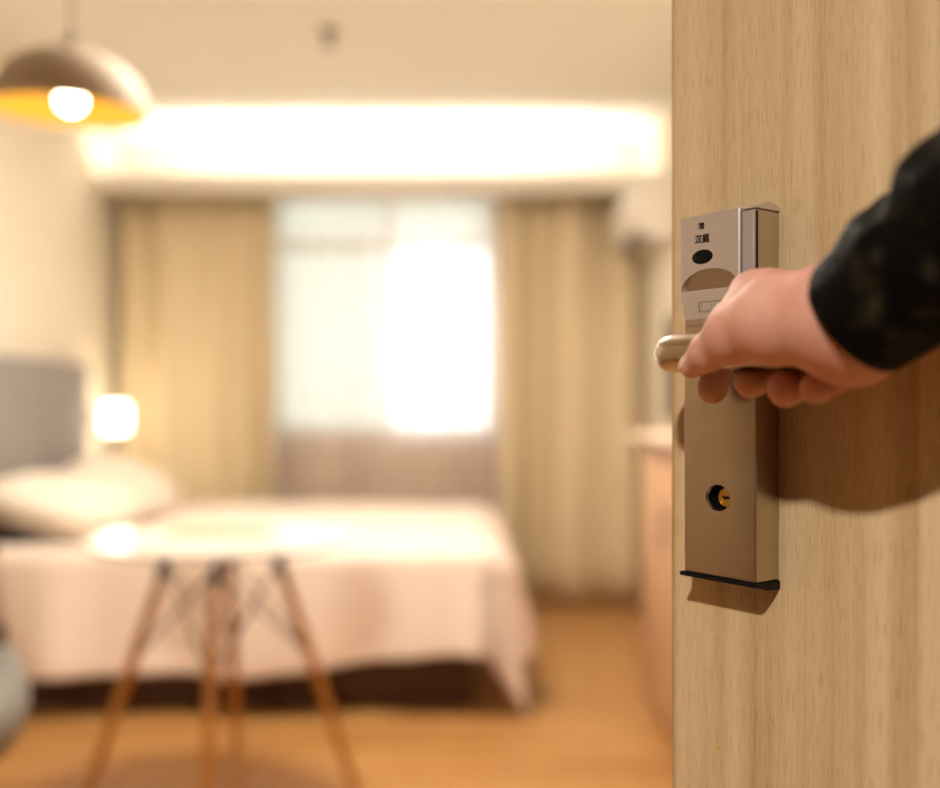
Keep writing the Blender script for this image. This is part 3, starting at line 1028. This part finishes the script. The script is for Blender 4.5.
# embossed maker's plate on the sloped lower part of the cover
zt2, zb2 = levels[1][0], levels[2][0]
ex, ez = on_plane(716.5, 305.5, -CP * 0.9)
slope = math.atan2(CP - CP * 0.72, zt2 - zb2)
fy = -(CP + (CP * 0.72 - CP) * (zt2 - ez) / (zt2 - zb2)) - 0.0002
pl = lettering('embossed_lettering', 'BETECH', 0.0056, ex, ez, fy, M['emboss'], cover, bold=0.00008, spacing=1.25)
pl.rotation_euler = (PI / 2 + slope, 0, 0)
bm = bmesh.new()
hw, hh, ln = 0.0150, 0.0034, 0.00022
for lo, hi in [((-hw, -0.0001, -hh), (hw, 0.0002, -hh + ln)), ((-hw, -0.0001, hh - ln), (hw, 0.0002, hh)), ((-hw, -0.0001, -hh), (-hw + ln, 0.0002, hh)), ((hw - ln, -0.0001, -hh), (hw, 0.0002, hh))]:
    add_box(bm, lo, hi)
pf = mesh_obj('embossed_border', bm, M['led'], cover)
pf.location = (ex, fy, ez)
pf.rotation_euler = (slope, 0, 0)
# side strip beside the cover, with the dark card slot behind it
box('side_strip', (cxr + 0.0007, -0.0032, cz(748, 326)), (sxr, -0.0001, cz(748, 209.5)), M['plastic_strip'], lock, bevel=0.0003, seg=1)
box('card_slot', (sxr + 0.0001, -0.0012, cz(748, 326)), (sxr + 0.0005, 0.0006, cz(748, 210)), M['black'], lock)

# lever handle: neck out of the plate, rounded elbow, straight grip towards the hinges
LO, LR = 0.038, 0.0124
lvx0, lvz = on_plane(651.5, 354.5, -LO)
bend = 0.012
pts = [(lvx0 + LR, 0.0, lvz), (lvx0 + LR, -LO + bend, lvz)]
for k in range(1, 7):
    a = k / 6 * PI / 2
    pts.append((lvx0 + LR + bend * (1 - math.cos(a)), -LO + bend - bend * math.sin(a), lvz))
LEV_END = 0.112
for f_ in (0.25, 0.5, 0.75, 0.97, 1.0):
    pts.append((lvx0 + LR + bend + (LEV_END - lvx0 - LR - bend) * f_, -LO, lvz))
bm = bmesh.new()
add_tube(bm, pts, [LR * 0.92, LR * 0.96] + [LR] * (len(pts) - 3) + [LR * 0.85], 40, up=(0, 0, 1))
lever = mesh_obj('lever_handle', bm, M['lever'], lock, smooth='auto')
cyl_y('lever_rose', lvx0 + LR, lvz, 0.0142, -0.0050, -0.0001, M['steel'], lock, 40, 0.001)

# ------------------------------------------------------------------ arm and hand on the lever
def lvp(x, y, n):
    """pixel -> world point on the vertical plane n in front of the lever's axis"""
    a, z = on_plane(x, y, -LO - n)
    return to_world(a, -LO - n, z)

def lvq(s, n, z):
    """lever frame -> world: s along the door, n out of the door from the lever axis, z from the axis"""
    return to_world(s, -LO - n, lvz + z)

WR = px(852, 322, 0.528)              # wrist inside the cuff
FA = px(945, 246, 0.482)              # mid forearm at the picture's edge
EL = WR + (FA - WR).normalized() * 0.235
SH = EL + Vector((0.02, -0.20, 0.17))

# (a, ra, b, rb) tapered capsules, blended group by group
finger_specs = [
    # MCP pixel, n, radius; tip pixel, n, radius; PIP (n, z) and DIP (n, z) around the lever's axis
    ((753, 294), -0.004, 0.0122, (712, 389), -0.0205, 0.0098, (-0.0200, 0.024), (-0.0240, 0.000)),
    ((780, 295), -0.010, 0.0130, (751, 381), -0.0060, 0.0104, (-0.0280, 0.012), (-0.0225, -0.013)),
    ((809, 300), -0.014, 0.0125, (786, 388), 0.0020, 0.0110, (-0.0290, 0.006), (-0.0165, -0.018)),
    ((834, 306), -0.016, 0.0115, (817, 387), 0.0060, 0.0095, (-0.0240, 0.004), (-0.0110, -0.018)),
]
fingers, mcps, tips = [], [], []
def loc_s(P):
    return (P - to_world(0, 0, 0)).dot(U)
for (mp_, mn, mr, tp_, tn, tr, pnz, dnz) in finger_specs:
    m0 = lvp(mp_[0], mp_[1], mn)
    tip = lvp(tp_[0], tp_[1], tn)
    s0, s1 = loc_s(m0), loc_s(tip)
    pip = lvq(s0 + (s1 - s0) * 0.45, pnz[0], pnz[1])
    dip = lvq(s0 + (s1 - s0) * 0.85, dnz[0], dnz[1])
    fingers.append([(m0, mr * 0.86, pip, tr * 1.06), (pip, tr * 1.06, dip, tr * 1.0), (dip, tr * 1.0, tip, tr)])
    mcps.append((m0, mr))
    tips.append((tip, dip, tr, NO * tn + Vector((0, 0, tip.z - EYE - lvz))))

palm = []
WT = WR + Vector((0, 0, 0.004))
for i, (m0, mr) in enumerate(mcps):
    w0 = WR.lerp(m0, 0.12) + Vector((0, 0, 0.003 - 0.004 * i))
    palm.append((w0, 0.022 - 0.001 * i, m0, mr))
th_tip = lvp(692, 366.0, 0.0175)
th_ip = lvp(709, 352, 0.0225)
th_mcp = lvp(737, 333, 0.0250)
th_mid = lvp(775, 321, 0.0260)
th_cmc = lvp(815, 318, 0.0240)
thumb = [(th_cmc, 0.0235, th_mid, 0.0235), (th_mid, 0.0235, th_mcp, 0.0160), (th_mcp, 0.0160, th_ip, 0.0108), (th_ip, 0.0106, th_tip, 0.0078)]
web = [(mcps[0][0] + NO * 0.002, 0.0105, th_mcp, 0.0130), (mcps[0][0].lerp(mcps[1][0], 0.5), 0.0125, th_mid, 0.020), (lvp(740, 308, 0.012), 0.0100, th_mcp, 0.0140)]
wrist = [(WR.lerp(th_cmc, 0.35), 0.027, WR, 0.028), (WR + Vector((0, 0, 0.005)), 0.0255, WR.lerp(EL, 0.35), 0.029), (WR + Vector((0.004, 0.004, -0.010)), 0.021, WR.lerp(EL, 0.35), 0.029),
         (WR.lerp(EL, 0.30), 0.029, EL, 0.040), (EL, 0.041, SH, 0.050)]

def cone_sdf(P, a, ra, b, rb):
    a = np.array(a, np.float32); b = np.array(b, np.float32)
    ab = b - a
    h = np.clip(((P - a) @ ab) / float(ab @ ab), 0, 1)
    d = P - a - h[..., None] * ab
    return np.sqrt((d * d).sum(-1)) - (ra + (rb - ra) * h)

def smin(a, b, k):
    h = np.clip(0.5 + 0.5 * (b - a) / k, 0, 1)
    return b + (a - b) * h - k * h * (1 - h)

def fold_union(P, prims, k):
    d = None
    for pr0 in prims:
        e = cone_sdf(P, *pr0)
        d = e if d is None else smin(d, e, k)
    return d

def hand_field(P):
    body = fold_union(P, palm, 0.010)
    body = smin(body, fold_union(P, wrist, 0.012), 0.016)
    body = smin(body, fold_union(P, thumb, 0.007), 0.010)
    body = smin(body, fold_union(P, web, 0.008), 0.010)
    out = body
    for f in fingers:
        fd_ = fold_union(P, f, 0.003)
        root = np.array(f[0][0], np.float32)
        # blend softly only near the knuckle so the finger ends stay apart
        near = np.clip(1 - np.sqrt(((P - root) ** 2).sum(-1)) / 0.034, 0, 1)
        out = smin(out, fd_, 0.0014 + 0.008 * near)
    # the grip closes on the lever: keep the flesh outside the bar
    lev = cone_sdf(P, lvq(lvx0 + LR, 0, 0), LR + 0.0002, lvq(LEV_END, 0, 0), LR + 0.0002)
    return np.maximum(out, -lev)

def surface_nets(field, lo, hi, step):
    lo = np.array(lo, np.float32); hi = np.array(hi, np.float32)
    n = np.ceil((hi - lo) / step).astype(int) + 1
    ax = [lo[i] + step * np.arange(n[i], dtype=np.float32) for i in range(3)]
    V = np.empty(tuple(n), np.float32)
    for i in range(n[0]):
        g = np.empty((n[1], n[2], 3), np.float32)
        g[..., 0] = ax[0][i]
        g[..., 1] = ax[1][:, None]
        g[..., 2] = ax[2][None, :]
        V[i] = field(g)
    inside = V < 0
    c = [(i, j, k) for i in (0, 1) for j in (0, 1) for k in (0, 1)]
    sl_ = lambda a, o: a[o[0]:n[0] - 1 + o[0], o[1]:n[1] - 1 + o[1], o[2]:n[2] - 1 + o[2]]
    cnt = sum(sl_(inside, o).astype(np.int8) for o in c)
    act = (cnt > 0) & (cnt < 8)
    idx = -np.ones(act.shape, np.int64)
    cells = np.argwhere(act)
    idx[act] = np.arange(len(cells))
    acc = np.zeros((len(cells), 3)); num = np.zeros(len(cells))
    for a in c:
        for b in c:
            if sum(b) - sum(a) == 1 and all(b[q] >= a[q] for q in range(3)):
                va = V[cells[:, 0] + a[0], cells[:, 1] + a[1], cells[:, 2] + a[2]]
                vb = V[cells[:, 0] + b[0], cells[:, 1] + b[1], cells[:, 2] + b[2]]
                x = (va < 0) != (vb < 0)
                t_ = np.where(x, va / np.where(x, va - vb, 1), 0)
                p = np.array(a)[None] + t_[:, None] * (np.array(b) - np.array(a))[None]
                acc += p * x[:, None]; num += x
    verts = (cells + acc / num[:, None]) * step + lo
    faces = []
    for d in range(3):
        e = [0, 0, 0]; e[d] = 1
        A = inside[:n[0] - e[0], :n[1] - e[1], :n[2] - e[2]]
        B = inside[e[0]:, e[1]:, e[2]:]
        q = np.argwhere(A != B)
        u, v = (d + 1) % 3, (d + 2) % 3
        ok = (q[:, u] > 0) & (q[:, v] > 0) & (q[:, u] < n[u] - 1) & (q[:, v] < n[v] - 1)
        q = q[ok]
        flip = A[q[:, 0], q[:, 1], q[:, 2]]
        def at(du, dv):
            r = q.copy(); r[:, u] -= du; r[:, v] -= dv
            return idx[r[:, 0], r[:, 1], r[:, 2]]
        f4 = np.stack([at(1, 1), at(0, 1), at(0, 0), at(1, 0)], 1)
        f4[~flip] = f4[~flip][:, ::-1]
        faces.append(f4)
    return verts, np.concatenate(faces)

allp = [p for f in fingers for q in f for p in (q[0], q[2])] + [th_tip, WR, WR.lerp(EL, 0.45)]
lo = [min(p[i] for p in allp) - 0.032 for i in range(3)]
hi = [max(p[i] for p in allp) + 0.032 for i in range(3)]
hv, hf = surface_nets(hand_field, lo, hi, 0.0013)
me = bpy.data.meshes.new('person')
me.from_pydata(hv.tolist(), [], hf.tolist())
me.validate()
bm = bmesh.new(); bm.from_mesh(me)
bmesh.ops.recalc_face_normals(bm, faces=bm.faces)
for _ in range(3):
    bmesh.ops.smooth_vert(bm, verts=bm.verts, factor=0.5, use_axis_x=True, use_axis_y=True, use_axis_z=True)
bm.to_mesh(me); bm.free()
for p in me.polygons:
    p.use_smooth = True
me.materials.append(M['skin'])
person = bpy.data.objects.new('person', me)
COL.objects.link(person)
tag(person, 'arm in a black leather sleeve reaching in, hand gripping the door lever', 'person')

# fingernails
def nail(base, tip, r, outward, wide=0.72, name='fingernail'):
    d = (tip - base).normalized()
    o_ = (outward - d * outward.dot(d)).normalized()
    s_ = d.cross(o_).normalized()
    bm = bmesh.new()
    n1, n2 = 9, 9
    rows = []
    for i in range(n1):
        f = i / (n1 - 1)
        row = []
        for j in range(n2):
            g = -1 + 2 * j / (n2 - 1)
            ang = g * 0.95 * (0.82 + 0.18 * math.sin(PI * min(1, f + 0.25)))
            back = (f - 0.55) * 1.35 * r
            rr = r * 1.015 + (0.0002 if f < 0.9 else 0.0006)
            fall = 0.35 * r * max(0, f - 0.45) ** 2 * 2.2
            row.append(bm.verts.new(tip + d * back + s_ * math.sin(ang) * rr * wide * 1.1 + o_ * (math.cos(ang) * rr - fall)))
        rows.append(row)
    for a, b in zip(rows[:-1], rows[1:]):
        for j in range(n2 - 1):
            bm.faces.new((a[j], a[j + 1], b[j + 1], b[j]))
    o = mesh_obj(name, bm, M['nail'], person, smooth=True)
    sd = o.modifiers.new('thickness', 'SOLIDIFY'); sd.thickness = 0.0006; sd.offset = 0
    return o
nail(th_ip, th_tip, 0.0080, NO * 0.75 - U * 1.0 + Vector((0, 0, 0.25)), name='thumbnail')
for tip, dip, tr, out_ in tips:
    nail(dip, tip, tr, out_)

# leather sleeve: tube with a turned cuff and creases
def sleeve():
    ax = (EL - WR).normalized()
    path = [WR + ax * 0.004, WR + ax * 0.008]
    for f in np.linspace(0.07, 0.93, 40):
        path.append(WR.lerp(EL, float(f)))
    # rounded elbow
    bis = [(EL - ax * 0.012), EL + (SH - EL).normalized() * 0.014]
    path += bis
    for f in np.linspace(0.15, 1.0, 24):
        path.append(EL.lerp(SH, float(f)))
    bm = bmesh.new()
    seg = 72
    rings = []
    ref = Vector((0, 0, 1))
    total = 0.0
    for i, p in enumerate(path):
        a, b = path[max(0, i - 1)], path[min(len(path) - 1, i + 1)]
        t_ = (b - a).normalized()
        s_ = t_.cross(ref).normalized()
        q_ = s_.cross(t_).normalized()
        ref = q_
        if i:
            total += (path[i] - path[i - 1]).length
        rb = 0.0330 + 0.105 * min(total, 0.10) + 0.05 * max(0, min(total - 0.10, 0.2))
        ring = []
        for k in range(seg):
            ang = 2 * PI * k / seg
            c_, s2 = math.cos(ang), math.sin(ang)
            w = 0.0
            if total > 0.006:
                amp = min(1.0, total / 0.05)
                w += 0.0032 * amp * noise.noise(Vector((c_ * 1.6, s2 * 1.6, total * 42.0)))
                w += 0.0026 * amp * math.sin(total * 150 + 1.8 * math.sin(ang + 0.7) + 0.8 * math.sin(2 * ang)) * (0.5 + 0.5 * math.sin(ang * 1.0 + 0.9))
                w += 0.0016 * amp * noise.noise(Vector((c_ * 4, s2 * 4, total * 90.0 + 5)))
            ring.append(bm.verts.new(p + (s_ * c_ * 1.0 + q_ * s2 * 1.04) * (rb + w)))
        rings.append(ring)
    # cuff is folded inwards
    inner = [bm.verts.new(v.co.lerp(path[0], 0.10)) for v in rings[0]]
    inner2 = [bm.verts.new(v.co.lerp(path[6], 0.10)) for v in rings[6]]
    seq = [inner2, inner] + rings
    for a, b in zip(seq[:-1], seq[1:]):
        for k in range(seg):
            j = (k + 1) % seg
            bm.faces.new((a[k], a[j], b[j], b[k]))
    bm.faces.new(rings[-1])
    return mesh_obj('jacket_sleeve', bm, M['leather'], person, smooth=True)
slv = sleeve()
slv['label'] = 'creased black leather jacket sleeve'
